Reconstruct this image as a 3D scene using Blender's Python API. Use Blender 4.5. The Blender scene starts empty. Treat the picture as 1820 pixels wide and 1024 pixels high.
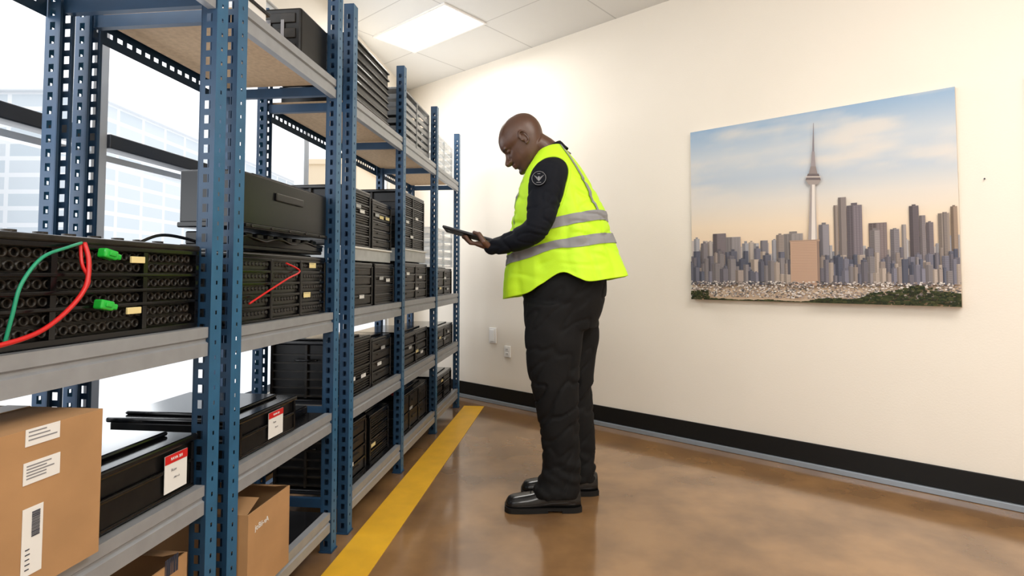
import bpy, bmesh, math, random
from mathutils import Vector, Matrix, noise
random.seed(7)
R=math.radians
SC=bpy.context.scene; COL=SC.collection
SC.view_settings.view_transform='Standard'
# ------------------------------------------------------------ camera model
PIT=R(2.5); F=1000.0; PX0=910.0; PY0=490-F*math.tan(PIT); CH=1.04
cam=bpy.data.cameras.new('camera'); co=bpy.data.objects.new('camera',cam); COL.objects.link(co)
cam.sensor_width=36; cam.lens=36*F/1820; cam.shift_y=-(512-PY0)/1820; cam.clip_start=.02
co.location=(0,0,CH); co.rotation_euler=(R(90)+PIT,0,0); SC.camera=co
def ray(px,py):
    u=(px-PX0)/F; v=(PY0-py)/F
    return Vector((u, math.cos(PIT)-v*math.sin(PIT), math.sin(PIT)+v*math.cos(PIT)))
def at_y(px,py,Y):
    r=ray(px,py); t=Y/r.y; return Vector((r.x*t,Y,CH+r.z*t))
def at_z(px,py,z=0):
    r=ray(px,py); t=(z-CH)/r.z; return Vector((r.x*t,r.y*t,z))
PHI=math.atan(.11); S=Vector((math.sin(PHI),math.cos(PHI),0)); L=Vector((-math.cos(PHI),math.sin(PHI),0))
SROT=math.atan2(S.y,S.x)
def sp(a,w,z=0): return S*a+L*w+Vector((0,0,z))
def fp(px,py,w):      # a point of the shelf front plane at lateral w
    r=ray(px,py); t=w/r.dot(L); p=r*t; return p.dot(S), CH+p.z
P0=Vector((-.4415,4.9,0)); D=Vector((2.7215,-2.394,0)).normalized(); NB=Vector((-D.y,D.x,0))
if NB.y<0: NB=-NB
WROT=math.atan2(D.y,D.x)
def wp(px,py):        # wall coordinates (s, z)
    r=ray(px,py); t=P0.dot(NB)/r.dot(NB); p=r*t; return (p-P0).dot(D), CH+p.z
# ------------------------------------------------------------ materials
def mat(name,col,rough=.5,metal=0,spec=.5,emis=None,es=0,coat=0,nscale=0,namt=0,bump=0,bscale=50,alpha=1,ncol=None,sheen=0,rvar=0):
    m=bpy.data.materials.new(name); m.use_nodes=True; nt=m.node_tree; b=nt.nodes['Principled BSDF']
    c=(col[0],col[1],col[2],1)
    b.inputs['Base Color'].default_value=c; b.inputs['Roughness'].default_value=rough
    b.inputs['Metallic'].default_value=metal; b.inputs['Specular IOR Level'].default_value=spec
    b.inputs['Coat Weight'].default_value=coat; b.inputs['Coat Roughness'].default_value=.1
    if emis: b.inputs['Emission Color'].default_value=(*emis,1); b.inputs['Emission Strength'].default_value=es
    if alpha<1: b.inputs['Alpha'].default_value=alpha
    tc=None
    if nscale:
        tc=nt.nodes.new('ShaderNodeTexCoord'); n=nt.nodes.new('ShaderNodeTexNoise'); n.inputs['Scale'].default_value=nscale; n.inputs['Detail'].default_value=8
        mx=nt.nodes.new('ShaderNodeMix'); mx.data_type='RGBA'
        c2=ncol or tuple(max(0,x*(1-namt)) for x in col)
        mx.inputs[6].default_value=c; mx.inputs[7].default_value=(*c2,1)
        rp=nt.nodes.new('ShaderNodeMapRange'); rp.inputs[1].default_value=.35; rp.inputs[2].default_value=.65
        nt.links.new(tc.outputs['Object'],n.inputs['Vector']); nt.links.new(n.outputs['Fac'],rp.inputs[0]); nt.links.new(rp.outputs[0],mx.inputs[0]); nt.links.new(mx.outputs[2],b.inputs['Base Color'])
        if rvar:
            r2=nt.nodes.new('ShaderNodeMapRange'); r2.inputs[1].default_value=.35; r2.inputs[2].default_value=.65; r2.inputs[3].default_value=rough; r2.inputs[4].default_value=rough+rvar
            nt.links.new(n.outputs['Fac'],r2.inputs[0]); nt.links.new(r2.outputs[0],b.inputs['Roughness'])
    if bump:
        if not tc: tc=nt.nodes.new('ShaderNodeTexCoord')
        n2=nt.nodes.new('ShaderNodeTexNoise'); n2.inputs['Scale'].default_value=bscale; n2.inputs['Detail'].default_value=4
        bp=nt.nodes.new('ShaderNodeBump'); bp.inputs['Strength'].default_value=bump; bp.inputs['Distance'].default_value=.004
        nt.links.new(tc.outputs['Object'],n2.inputs['Vector']); nt.links.new(n2.outputs['Fac'],bp.inputs['Height']); nt.links.new(bp.outputs[0],b.inputs['Normal'])
    return m
def attr_mat(name,rough=.5,spec=.3,bump=0,bscale=80,coat=0):
    m=mat(name,(1,1,1),rough,spec=spec,bump=bump,bscale=bscale,coat=coat); nt=m.node_tree
    a=nt.nodes.new('ShaderNodeAttribute'); a.attribute_name='Col'; nt.links.new(a.outputs['Color'],nt.nodes['Principled BSDF'].inputs['Base Color']); return m
def grid_mat(name,c1,c2,mortar,sx,sy):
    m=mat(name,c1,.5); nt=m.node_tree; tc=nt.nodes.new('ShaderNodeTexCoord')
    sep=nt.nodes.new('ShaderNodeSeparateXYZ'); cb=nt.nodes.new('ShaderNodeCombineXYZ'); ad=nt.nodes.new('ShaderNodeMath'); ad.operation='ADD'
    nt.links.new(tc.outputs['Object'],sep.inputs[0]); nt.links.new(sep.outputs[0],ad.inputs[0]); nt.links.new(sep.outputs[1],ad.inputs[1]); nt.links.new(ad.outputs[0],cb.inputs[0]); nt.links.new(sep.outputs[2],cb.inputs[1])
    br=nt.nodes.new('ShaderNodeTexBrick'); br.offset=0; br.inputs['Color1'].default_value=(*c1,1); br.inputs['Color2'].default_value=(*c2,1); br.inputs['Mortar'].default_value=(*mortar,1)
    br.inputs['Scale'].default_value=1; br.inputs['Mortar Size'].default_value=.05; br.inputs['Brick Width'].default_value=sx; br.inputs['Row Height'].default_value=sy
    nt.links.new(cb.outputs[0],br.inputs['Vector']); nt.links.new(br.outputs['Color'],nt.nodes['Principled BSDF'].inputs['Base Color']); return m
M={}
M['wall']=mat('wall_paint',(.86,.80,.71),.75,spec=.25,bump=.12,bscale=120,nscale=1.5,namt=.03)
M['floor']=mat('stained_concrete',(.34,.19,.082),.10,spec=.5,nscale=3.2,ncol=(.185,.10,.045),bump=.03,bscale=9,coat=.7,rvar=.15)
M['black_base']=mat('black_vinyl',(.006,.006,.006),.5,spec=.3)
M['strip']=mat('pale_reflection_strip',(.30,.34,.39),.3,metal=.3)  # pale colour stands in for light reflected below the baseboard
M['yellow']=mat('yellow_floor_tape',(.85,.47,.02),.4,nscale=9,namt=.12)
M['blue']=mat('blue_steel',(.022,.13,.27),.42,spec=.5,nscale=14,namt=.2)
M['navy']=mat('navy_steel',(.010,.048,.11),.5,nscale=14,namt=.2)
M['beam']=mat('grey_steel',(.34,.355,.38),.42,metal=.25,nscale=20,namt=.1)
M['board']=mat('particle_board',(.56,.38,.22),.7,nscale=60,namt=.18)
M['darkboard']=mat('dark_gloss_shelf',(.014,.014,.016),.15,nscale=6,namt=.4)
M['black']=mat('black_plastic',(.004,.004,.0045),.32,spec=.3,nscale=25,ncol=(.009,.0085,.008))
M['gloss']=mat('glossy_black_plastic',(.004,.004,.0045),.16,spec=.4)
M['rib']=mat('worn_black_plastic',(.008,.0072,.0065),.34,spec=.32,nscale=30,ncol=(.024,.019,.014))
M['bigcase']=mat('satin_black_cover',(.0065,.0072,.009),.28,spec=.35)
M['card']=mat('cardboard',(.47,.265,.12),.8,nscale=8,namt=.14)
M['cardin']=mat('cardboard_inside',(.36,.2,.09),.85)
M['tape']=mat('packing_tape',(.53,.36,.19),.35)
M['white']=mat('white_paper',(.83,.83,.82),.6)
M['whitepl']=mat('white_plastic',(.88,.87,.85),.4)
M['socket']=mat('socket',(.80,.79,.76),.5)
M['ink']=mat('grey_ink',(.25,.25,.27),.7)
M['inkd']=mat('dark_ink',(.03,.035,.06),.7)
M['red']=mat('red_plastic',(.62,.012,.012),.35)
M['green']=mat('green_plastic',(.02,.5,.05),.15,spec=.6)
M['greenw']=mat('green_wire',(.01,.3,.16),.4)
M['tag']=mat('cream_tag',(.85,.72,.35),.5)
M['tray']=mat('grey_tray',(.5,.52,.53),.4,nscale=15,namt=.2)
M['clear']=mat('cloudy_plastic',(.62,.66,.68),.25,alpha=.45)
M['smoke']=mat('smoky_plastic',(.2,.21,.22),.25,alpha=.82)
M['cell']=mat('cell_end',(.03,.028,.027),.3,metal=.4)
M['frame']=mat('window_frame_pale',(.6,.63,.66),.5)
M['framed']=mat('window_transom_dark',(.02,.024,.032),.5)
M['light']=mat('light_diffuser',(1,1,1),.5,emis=(1,.98,.94),es=3.5)
M['bld']=mat('pale_concrete',(.82,.84,.86),.7)
M['bldg']=grid_mat('pale_glass_grid',(.57,.64,.69),(.66,.71,.75),(.82,.84,.86),.9,.36)
M['bldt']=mat('tan_facade',(.76,.62,.44),.7)
M['grnd']=mat('pale_paving',(.8,.81,.83),.8)
# ------------------------------------------------------------ mesh builder
class MB:
    def __init__(s): s.bm=bmesh.new()
    def box(s,x0,x1,y0,y1,z0,z1,mi=0,bev=0,m=None,seg=2):
        t=bmesh.new(); bmesh.ops.create_cube(t,size=1)
        for v in t.verts: v.co=Vector(((x0+x1)/2+v.co.x*(x1-x0),(y0+y1)/2+v.co.y*(y1-y0),(z0+z1)/2+v.co.z*(z1-z0)))
        if bev: bmesh.ops.bevel(t,geom=list(t.edges),offset=bev,segments=seg,affect='EDGES',profile=.5)
        s.add(t,mi,m,smooth=False); return s
    def add(s,t,mi=0,m=None,smooth=False):
        mp={}
        for v in t.verts: mp[v]=s.bm.verts.new(m@v.co if m else v.co)
        for f in t.faces:
            try:
                g=s.bm.faces.new([mp[v] for v in f.verts]); g.material_index=mi; g.smooth=smooth
            except ValueError: pass
        t.free()
    def face(s,pts,mi=0,smooth=False):
        g=s.bm.faces.new([s.bm.verts.new(p) for p in pts]); g.material_index=mi; g.smooth=smooth; return g
    def prism(s,prof,x0,x1,mi=0,axis='x'):
        def P(a,b,x):
            return Vector((x,a,b)) if axis=='x' else (Vector((a,x,b)) if axis=='y' else Vector((a,b,x)))
        A=[s.bm.verts.new(P(a,b,x0)) for a,b in prof]; B=[s.bm.verts.new(P(a,b,x1)) for a,b in prof]
        n=len(prof)
        for i in range(n):
            g=s.bm.faces.new([A[i],A[(i+1)%n],B[(i+1)%n],B[i]]); g.material_index=mi
        for q in (A[::-1],B):
            g=s.bm.faces.new(q); g.material_index=mi
        return s
    def loft(s,rings,mi=0,cap=True,smooth=True,closed=True):
        V=[[s.bm.verts.new(p) for p in r] for r in rings]; n=len(rings[0])
        for i in range(len(V)-1):
            for j in range(n if closed else n-1):
                g=s.bm.faces.new([V[i][j],V[i][(j+1)%n],V[i+1][(j+1)%n],V[i+1][j]]); g.material_index=mi; g.smooth=smooth
        if cap:
            for q in (V[0][::-1],V[-1]):
                g=s.bm.faces.new(q); g.material_index=mi
        return s
    def tube(s,pts,r,n=10,mi=0,rnd=False,up=None,cap=True):
        pts=[Vector(p) for p in pts]
        rr=r if isinstance(r,(list,tuple)) else [r]*len(pts)
        rr=[x if isinstance(x,(list,tuple)) else (x,x) for x in rr]
        if rnd:
            d0=(pts[0]-pts[1]).normalized(); d1=(pts[-1]-pts[-2]).normalized()
            a,b=rr[0]; c,d=rr[-1]; k0=min(a,b); k1=min(c,d)
            pts=[pts[0]+d0*k0*.92,pts[0]+d0*k0*.6]+pts+[pts[-1]+d1*k1*.6,pts[-1]+d1*k1*.92]
            rr=[(a*.35,b*.35),(a*.8,b*.8)]+rr+[(c*.8,d*.8),(c*.35,d*.35)]
        u=Vector(up) if up else None; rings=[]
        for i,p in enumerate(pts):
            d=(pts[min(i+1,len(pts)-1)]-pts[max(i-1,0)]).normalized()
            if u is None:
                u=Vector((0,0,1)) if abs(d.z)<.9 else Vector((1,0,0))
            e=(u-d*u.dot(d)).normalized(); u=e; f=d.cross(e)
            rings.append([p+e*math.cos(2*math.pi*k/n)*rr[i][0]+f*math.sin(2*math.pi*k/n)*rr[i][1] for k in range(n)])
        return s.loft(rings,mi,cap=cap)
    def ell(s,c,r,m=None,mi=0,seg=20,rot=None):
        t=bmesh.new(); bmesh.ops.create_uvsphere(t,u_segments=seg,v_segments=seg*2//3,radius=1)
        q=Matrix.Translation(Vector(c))@(rot.to_4x4() if rot else Matrix())@Matrix.Diagonal((r[0],r[1],r[2],1))
        if m: q=m@q
        s.add(t,mi,q,smooth=True); return s
    def build(s,name,mats,parent=None):
        me=bpy.data.meshes.new(name); bmesh.ops.recalc_face_normals(s.bm,faces=s.bm.faces); s.bm.to_mesh(me); s.bm.free()
        for m in (mats if isinstance(mats,(list,tuple)) else [mats]): me.materials.append(m)
        o=bpy.data.objects.new(name,me); COL.objects.link(o)
        if parent: o.parent=parent
        return o
def sm(pts,k=6):
    out=[]; n=len(pts)
    for i in range(n-1):
        p0,p1,p2,p3=pts[max(i-1,0)],pts[i],pts[i+1],pts[min(i+2,n-1)]
        for j in range(k):
            t=j/k
            out.append(tuple(.5*((2*b)+(-a+c)*t+(2*a-5*b+4*c-d)*t*t+(-a+3*b-3*c+d)*t**3) for a,b,c,d in zip(p0,p1,p2,p3)))
    out.append(tuple(pts[-1])); return out
def thing(name,label,cat,loc=(0,0,0),rz=0,group=None):
    o=bpy.data.objects.new(name,None); COL.objects.link(o); o.location=loc; o.rotation_euler=(0,0,rz); o['label']=label; o['category']=cat
    o.empty_display_size=.1
    if group: o['group']=group
    return o
def tag(o,label,cat,group=None):
    o['label']=label; o['category']=cat
    if group: o['group']=group
    return o
def struct(o): o['kind']='structure'; return o
def text(body,size,mtl,parent,mtx,name='lettering',bold=0):
    c=bpy.data.curves.new(name,'FONT'); c.body=body; c.size=size; c.align_x='CENTER'; c.align_y='CENTER'; c.extrude=.0004; c.offset=bold
    t=bpy.data.objects.new(name,c); COL.objects.link(t); bpy.context.view_layer.update()
    me=bpy.data.meshes.new_from_object(t.evaluated_get(bpy.context.evaluated_depsgraph_get())); bpy.data.objects.remove(t)
    me.materials.clear(); me.materials.append(mtl)
    o=bpy.data.objects.new(name,me); COL.objects.link(o); o.parent=parent; o.matrix_local=mtx; return o
# ------------------------------------------------------------ room
CEIL=2.84; WW=1.6
s_c=(WW-P0.dot(L))/D.dot(L); C0=P0+D*s_c; aC=C0.dot(S)
K1=P0+D*5.6; K2=K1-NB*5.0; K3=sp(-3.2,WW)
poly=[C0,K1,K2,K3]
b=MB(); b.face([Vector((p.x,p.y,0)) for p in poly]); b.face([Vector((p.x,p.y,-.1)) for p in poly]); struct(b.build('floor',M['floor']))
cm=mat('ceiling_tile',(.78,.77,.745),.85,bump=.3,bscale=200); nt=cm.node_tree
tc=nt.nodes.new('ShaderNodeTexCoord'); sx=nt.nodes.new('ShaderNodeSeparateXYZ'); nt.links.new(tc.outputs['Object'],sx.inputs[0])
ms=[]
for ax,sz in ((0,.76),(1,.6)):
    d=nt.nodes.new('ShaderNodeMath'); d.operation='DIVIDE'; d.inputs[1].default_value=sz; nt.links.new(sx.outputs[ax],d.inputs[0])
    f=nt.nodes.new('ShaderNodeMath'); f.operation='FRACT'; nt.links.new(d.outputs[0],f.inputs[0])
    l=nt.nodes.new('ShaderNodeMath'); l.operation='LESS_THAN'; l.inputs[1].default_value=.014; nt.links.new(f.outputs[0],l.inputs[0]); ms.append(l)
mxn=nt.nodes.new('ShaderNodeMath'); mxn.operation='MAXIMUM'; nt.links.new(ms[0].outputs[0],mxn.inputs[0]); nt.links.new(ms[1].outputs[0],mxn.inputs[1])
mc=nt.nodes.new('ShaderNodeMix'); mc.data_type='RGBA'; mc.inputs[6].default_value=(.78,.77,.745,1); mc.inputs[7].default_value=(.58,.57,.55,1)
nt.links.new(mxn.outputs[0],mc.inputs[0]); nt.links.new(mc.outputs[2],nt.nodes['Principled BSDF'].inputs['Base Color'])
A=at_z(790,5,CEIL); B_=at_z(855,42,CEIL); Cc=at_z(730,95,CEIL); Dd=at_z(678,58,CEIL)
cM=Matrix.Translation(Vector((B_.x,B_.y,CEIL)))@Matrix.Rotation(WROT,4,'Z'); cI=cM.inverted()
b=MB(); b.face([cI@Vector((p.x,p.y,CEIL)) for p in poly]); b.face([cI@Vector((p.x,p.y,CEIL+.1)) for p in poly])
o=struct(b.build('ceiling',cm)); o.matrix_world=cM
wM=Matrix.Translation(P0)@Matrix.Rotation(WROT,4,'Z')
def wallobj(b,name,m):
    o=b.build(name,m); o.matrix_world=wM; return o
struct(wallobj(MB().box(s_c-.12,5.6,0,.12,0,CEIL),'wall_back',M['wall']))
struct(wallobj(MB().box(5.601,5.72,-5.1,.12,0,CEIL),'wall_right',M['wall']))
b=MB(); n_=(K3-K2).cross(Vector((0,0,1))).normalized()*.1
if n_.y>0: n_=-n_
vs_=[K2,K3,K3+n_,K2+n_]; b.prism([(v.x,v.y) for v in vs_],0,CEIL,axis='z')
struct(b.build('wall_front',M['wall']))
struct(wallobj(MB().box(s_c+.002,5.6,-.012,-.001,.032,.136,bev=.003),'baseboard_back',M['black_base']))
struct(wallobj(MB().box(s_c+.002,5.6,-.022,-.001,.001,.03,bev=.003),'reflection_strip_1',M['strip']))  # raised strip in place of the pale reflection along the baseboard foot
struct(wallobj(MB().box(3.655,3.73,-.02,-.001,.14,1.93,bev=.003),'trim_2',mat('tan_jamb',(.66,.54,.40),.6)))
sM=Matrix.Rotation(SROT,4,'Z')
def shobj(b,name,m,par=None):
    o=b.build(name,m,par)
    if not par: o.matrix_world=sM
    return o
b=MB(); b.box(-3.2,aC,WW,WW+.12,0,.42).box(-3.2,aC,WW,WW+.12,2.5,CEIL).box(4.75,aC+.05,WW,WW+.12,.42,2.5).box(-3.2,-2.9,WW,WW+.12,.42,2.5); struct(shobj(b,'wall_left',M['wall']))
struct(shobj(MB().box(-3.1,aC-.02,WW-.014,WW-.001,.001,.136,bev=.003),'baseboard_left',M['black_base']))
wa=[-2.9,-1.3,.25,1.75,3.25,4.75]
for i in range(5):
    x0,x1=wa[i]+.001,wa[i+1]-.001; b=MB(); y0,y1=WW+.02,WW+.08
    b.box(x0,x0+.03,y0,y1,.421,2.499).box(x1-.03,x1,y0,y1,.421,2.499)
    b.box(x0+.03,x1-.03,y0,y1,.421,.46).box(x0+.03,x1-.03,y0,y1,2.46,2.499)
    xm=(x0+x1)/2; b.box(xm-.012,xm+.012,y0+.01,y1-.01,.46,1.48); b.box(x0+.03,x1-.03,y0+.01,y1-.01,1.44,1.462)
    o=struct(shobj(b,'window_%d'%(i+1),M['frame']))
    MB().box(x0+.03,x1-.03,WW+.005,WW+.075,1.485,1.535,bev=.004).build('transom',M['framed'],o)
struct(MB().box(-60,-3.2,-20,60,-.5,-.4).build('ground',M['grnd']))
def office(x0,x1,y0,y1,h,wm,bm_,label):
    t=thing('office_building',label,'building',((x0+x1)/2,(y0+y1)/2,-.399),0); dx=(x1-x0)/2; dy=(y1-y0)/2
    MB().box(-dx,dx,-dy,dy,0,h).build('facade',wm,t)
    MB().box(-dx-.15,dx+.15,-dy-.15,dy+.15,h,h+.25,bev=.03).build('roof',bm_,t)
    MB().box(-dx*.4,dx*.3,-dy*.4,dy*.4,h+.25,h+.9,bev=.05).build('rooftop_unit',bm_,t)
office(-19,-9.3,12,24,5.4,M['bldg'],M['bld'],'pale glass office block outside the window behind the nearest shelf bay')
office(-20,-11.6,4.5,10.5,4.4,M['bldg'],M['bld'],'lower pale building outside the window at far left edge')
office(-9.6,-7.2,26,31,6.6,M['bldt'],M['bldt'],'tan building outside seen between the shelf uprights')
ctr=(A+B_+Cc+Dd)/4
t=thing('ceiling_light','bright rectangular light panel set in the white tiled ceiling','light',(ctr.x,ctr.y,CEIL),WROT)
l2,w2=.40,.20
b=MB(); b.box(-l2,l2,-w2,-w2+.015,-.012,-.001).box(-l2,l2,w2-.015,w2,-.012,-.001).box(-l2,-l2+.015,-w2+.015,w2-.015,-.012,-.001).box(l2-.015,l2,-w2+.015,w2-.015,-.012,-.001); b.build('frame',M['whitepl'],t)
MB().box(-l2+.016,l2-.016,-w2+.016,w2-.016,-.008,-.002).build('diffuser',M['light'],t)
b=MB(); b.box(-2.5,4.47,.715,.875,.0005,.003); tag(shobj(b,'floor_line',M['yellow']),'yellow tape line on the brown floor beside the shelving','floor marking')
def plate(px,py,w,h,label,cat,name,kind):
    s,z=wp(px,py); p=P0+D*s
    t=thing(name,label,cat,(p.x,p.y,z),WROT)
    MB().box(-w/2,w/2,-.012,-.001,-h/2,h/2,bev=.003).build('plate',M['whitepl'],t)
    if kind: MB().box(-w*.3,w*.3,-.02,-.0121,-h*.38,h*.38,bev=.003).build('cover',M['whitepl'],t)
    else:
        for q in (-.2,.2):
            b=MB().box(-w*.22,w*.22,-.015,-.0121,h*q-h*.13,h*q+h*.13,0,bev=.0015)
            for k in (-1,1): b.box(k*w*.08-.0015,k*w*.08+.0015,-.0158,-.0149,h*q-.004,h*q+.005,1)
            b.build('socket',[M['socket'],M['inkd']],t)
plate(877,596,.08,.125,'taller white cover plate on the wall, upper left of the two','wall plate','wall_plate',1)
plate(903,625,.065,.09,'small white outlet plate on the wall, lower right of the two','outlet','wall_outlet',0)
s,z=wp(1750,318); p=P0+D*s
t=thing('wall_screw','tiny metal screw in the bare wall right of the picture','screw',(p.x,p.y,z),WROT)
MB().tube([(0,-.001,0),(0,-.012,0)],.003,10,rnd=True).build('head',M['inkd'],t)
# ------------------------------------------------------------ canvas print
s0,zt=wp(1230,237); s1,_=wp(1698,157); _,zb=wp(1229,530)
zt=(zt+wp(1694,157)[1])/2; zb=(zb+wp(1703,547)[1])/2
pc=P0+D*((s0+s1)/2)
cv=thing('canvas_print','large canvas picture of a city skyline with a tall tower','picture',(pc.x,pc.y,zb),WROT)
W2=(s1-s0)/2; H=zt-zb; T=.028
MB().box(-W2,W2,-T,-.001,0,H,bev=.002).build('canvas',mat('canvas_edge',(.62,.55,.47),.7),cv)
bm=bmesh.new(); lay=bm.loops.layers.float_color.new('Col')
yy=[-T-.0008]
def q(x0,z0,x1,z1,c,c2=None):
    yy[0]-=.0000020; y=yy[0]
    x0=max(-W2+.001,x0); x1=min(W2-.001,x1); z0=max(.001,z0); z1=min(H-.001,z1)
    if x1<=x0 or z1<=z0: return
    f=bm.faces.new([bm.verts.new((x,y,z)) for x,z in ((x0,z0),(x1,z0),(x1,z1),(x0,z1))])
    for i,l in enumerate(f.loops):
        cc=(c2 or c) if i>=2 else c; l[lay]=(*cc,1)
def lin(c):
    c=[min(250,x*1.05+4) for x in c]
    return tuple(((x/255)/12.92 if x/255<.04045 else ((x/255+.055)/1.055)**2.4) for x in c)
keys=[(0,(208,184,160)),(.25,(218,193,166)),(.42,(220,202,180)),(.55,(206,200,193)),(.68,(174,184,196)),(.82,(184,190,197)),(1,(136,162,190))]
def sky(x,v):
    for i in range(len(keys)-1):
        if v<=keys[i+1][0]:
            t=(v-keys[i][0])/(keys[i+1][0]-keys[i][0]); c=[a+(b-a)*t for a,b in zip(keys[i][1],keys[i+1][1])]; break
    n=noise.fractal(Vector((x*2.2,v*9,3)),1,2,5)
    if v>.4:
        k=max(0,min(1,n*1.3+.1))*min(1,(v-.4)*4); cl=(212,203,194); c=[a+(b-a)*k*.75 for a,b in zip(c,cl)]
    return lin(c)
nx,nz=70,60; vs=[[bm.verts.new((-W2+.001+(2*W2-.002)*i/nx,-T-.0006,.001+(H-.002)*j/nz)) for j in range(nz+1)] for i in range(nx+1)]
for i in range(nx):
    for j in range(nz):
        f=bm.faces.new([vs[i][j],vs[i+1][j],vs[i+1][j+1],vs[i][j+1]])
        for l in f.loops:
            x=l.vert.co.x; v=l.vert.co.z/H; l[lay]=(*sky(x,v),1)
def cp(px,py):
    s,z=wp(px,py); return s-(s0+s1)/2, z-zb
def bld(x0,x1,yt,yb,col,win=True):
    a,_=cp(x0,yt); b2,_=cp(x1,yt); _,zb2=cp((x0+x1)/2,yb)
    za=cp((x0+x1)/2,yt)[1]
    c=lin(col); w=b2-a
    side=random.uniform(.3,.5)
    q(a,zb2,b2,za,c,c); q(a,zb2,a+w*side,za,tuple(k*.6 for k in c),tuple(k*.64 for k in c))
    if random.random()<.4 and w>.02: q(a+w*.3,za,a+w*.7,za+random.uniform(.004,.014),tuple(k*.7 for k in c))
    if win:
        st=random.choice([.006,.0075,.009]); f1=random.choice([.74,.8,1.22]); z=za-.006
        while z>zb2+.01:
            q(a+w*(side+.06),z-st*.45,b2-w*.06,z,tuple(min(1,k*f1) for k in c)); q(a+w*.06,z-st*.45,a+w*(side-.06),z,tuple(k*.48 for k in c)); z-=st
        if random.random()<.6:
            x=a+w*.2
            while x<b2-w*.1: q(x,zb2,x+w*.05,za-.004,tuple(k*.8 for k in c)); x+=w*.2
x=1229
while x<1703:
    w=random.uniform(6,14); bld(x,x+w,random.uniform(424,456)-(8 if x>1540 else 0),505,random.choice([(176,166,162),(166,162,164),(180,168,160),(158,156,162)])); x+=w*.9
tall=[(1271,1294,416,(108,100,104)),(1294,1320,422,(142,136,138)),(1250,1262,433,(122,116,120)),(1355,1368,428,(126,122,128)),(1383,1396,418,(148,136,130)),(1396,1430,416,(148,140,138)),(1458,1476,400,(130,126,132)),(1484,1491,366,(140,128,122)),(1492,1506,352,(134,124,122)),(1507,1534,366,(114,106,112)),(1546,1578,397,(118,106,106)),(1548,1566,410,(136,128,128)),(1584,1600,408,(128,122,126)),(1604,1612,400,(148,140,138)),(1617,1634,367,(102,94,98)),(1635,1646,384,(122,114,116)),(1647,1660,396,(116,108,112)),(1668,1688,380,(144,132,124)),(1676,1684,378,(130,120,116)),(1690,1702,368,(138,120,106))]
for x0,x1,yt,c in tall: bld(x0,x1,yt,505,c)
for rep in range(3):
    x=1229
    while x<1703:
        w=random.uniform(6,15); bld(x,x+w,random.uniform(438,470)+rep*11,506,random.choice([(110,106,114),(128,122,124),(98,98,110),(144,132,126),(88,90,104),(168,154,144),(118,116,128)])); x+=w*.95
def tri(pts,col):
    yy[0]-=.000003
    f=bm.faces.new([bm.verts.new((cp(*p)[0],yy[0],cp(*p)[1])) for p in pts])
    for l in f.loops: l[lay]=(*lin(col),1)
tri([(1439,470),(1458,470),(1453,322),(1445,322)],(212,203,196))
tri([(1439,470),(1446,470),(1447.5,322),(1445,322)],(150,141,139))
tri([(1454,470),(1458,470),(1453,322),(1452,322)],(172,163,158))
tri([(1445,302),(1454,302),(1452,272),(1447,272)],(144,135,137))
tri([(1447.8,272),(1451.4,272),(1450.2,222),(1449.4,222)],(124,117,123))
tri([(1442,311),(1457,311),(1454,298),(1445,298)],(134,123,121))
tri([(1436,322),(1463,322),(1459,311),(1440,311)],(104,95,96))
tri([(1441,330),(1458,330),(1463,322),(1436,322)],(150,139,135))
tri([(1436,317.5),(1463,317.5),(1463,315.6),(1436,315.6)],(196,185,178))
a,_=cp(1409,432); b2,_=cp(1460,432); _,zz=cp(1434,508); _,za=cp(1434,429)
q(a,zz,b2,za,lin((178,148,128))); q(b2-.012,zz,b2,za,lin((136,114,102)))
k=za-.010
while k>zz: q(a+.004,k-.003,b2-.015,k,lin((158,130,112))); k-=.0085
q(a-.003,za-.004,b2+.003,za+.005,lin((158,133,116)))
_,hz=cp(1460,506)
random.seed(3)
for i in range(2000):
    xx=random.uniform(-W2,W2); zz=random.uniform(.02,hz+.014); w=random.uniform(.004,.012)
    q(xx,zz,xx+w,zz+random.uniform(.003,.007),lin(random.choice([(156,144,138),(122,114,112),(196,186,180),(92,88,88),(136,120,114),(206,198,192),(212,204,198),(78,78,78)])))
for i in range(2400):
    xx=random.uniform(-W2,W2); u=(xx+W2)/(2*W2)
    hmax=.006+.085*max(0,min(1,(u-.54)*3.2))*(1-.25*max(0,(u-.8)*5))+.03*noise.noise(Vector((xx*7,0,0)))*(1 if u>.5 else .3) + (.05 if u<.08 else 0)
    zz=random.uniform(-.01,max(.003,hmax))-.004; w=random.uniform(.008,.02)
    q(xx,zz,xx+w,zz+random.uniform(.004,.010),lin(random.choice([(46,52,32),(36,44,28),(56,60,36),(42,42,30),(66,68,42)])))
me=bpy.data.meshes.new('print'); bm.to_mesh(me); bm.free(); pm=attr_mat('print_ink',.6,.15); me.materials.append(pm)
o=bpy.data.objects.new('print',me); COL.objects.link(o); o.parent=cv
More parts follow.
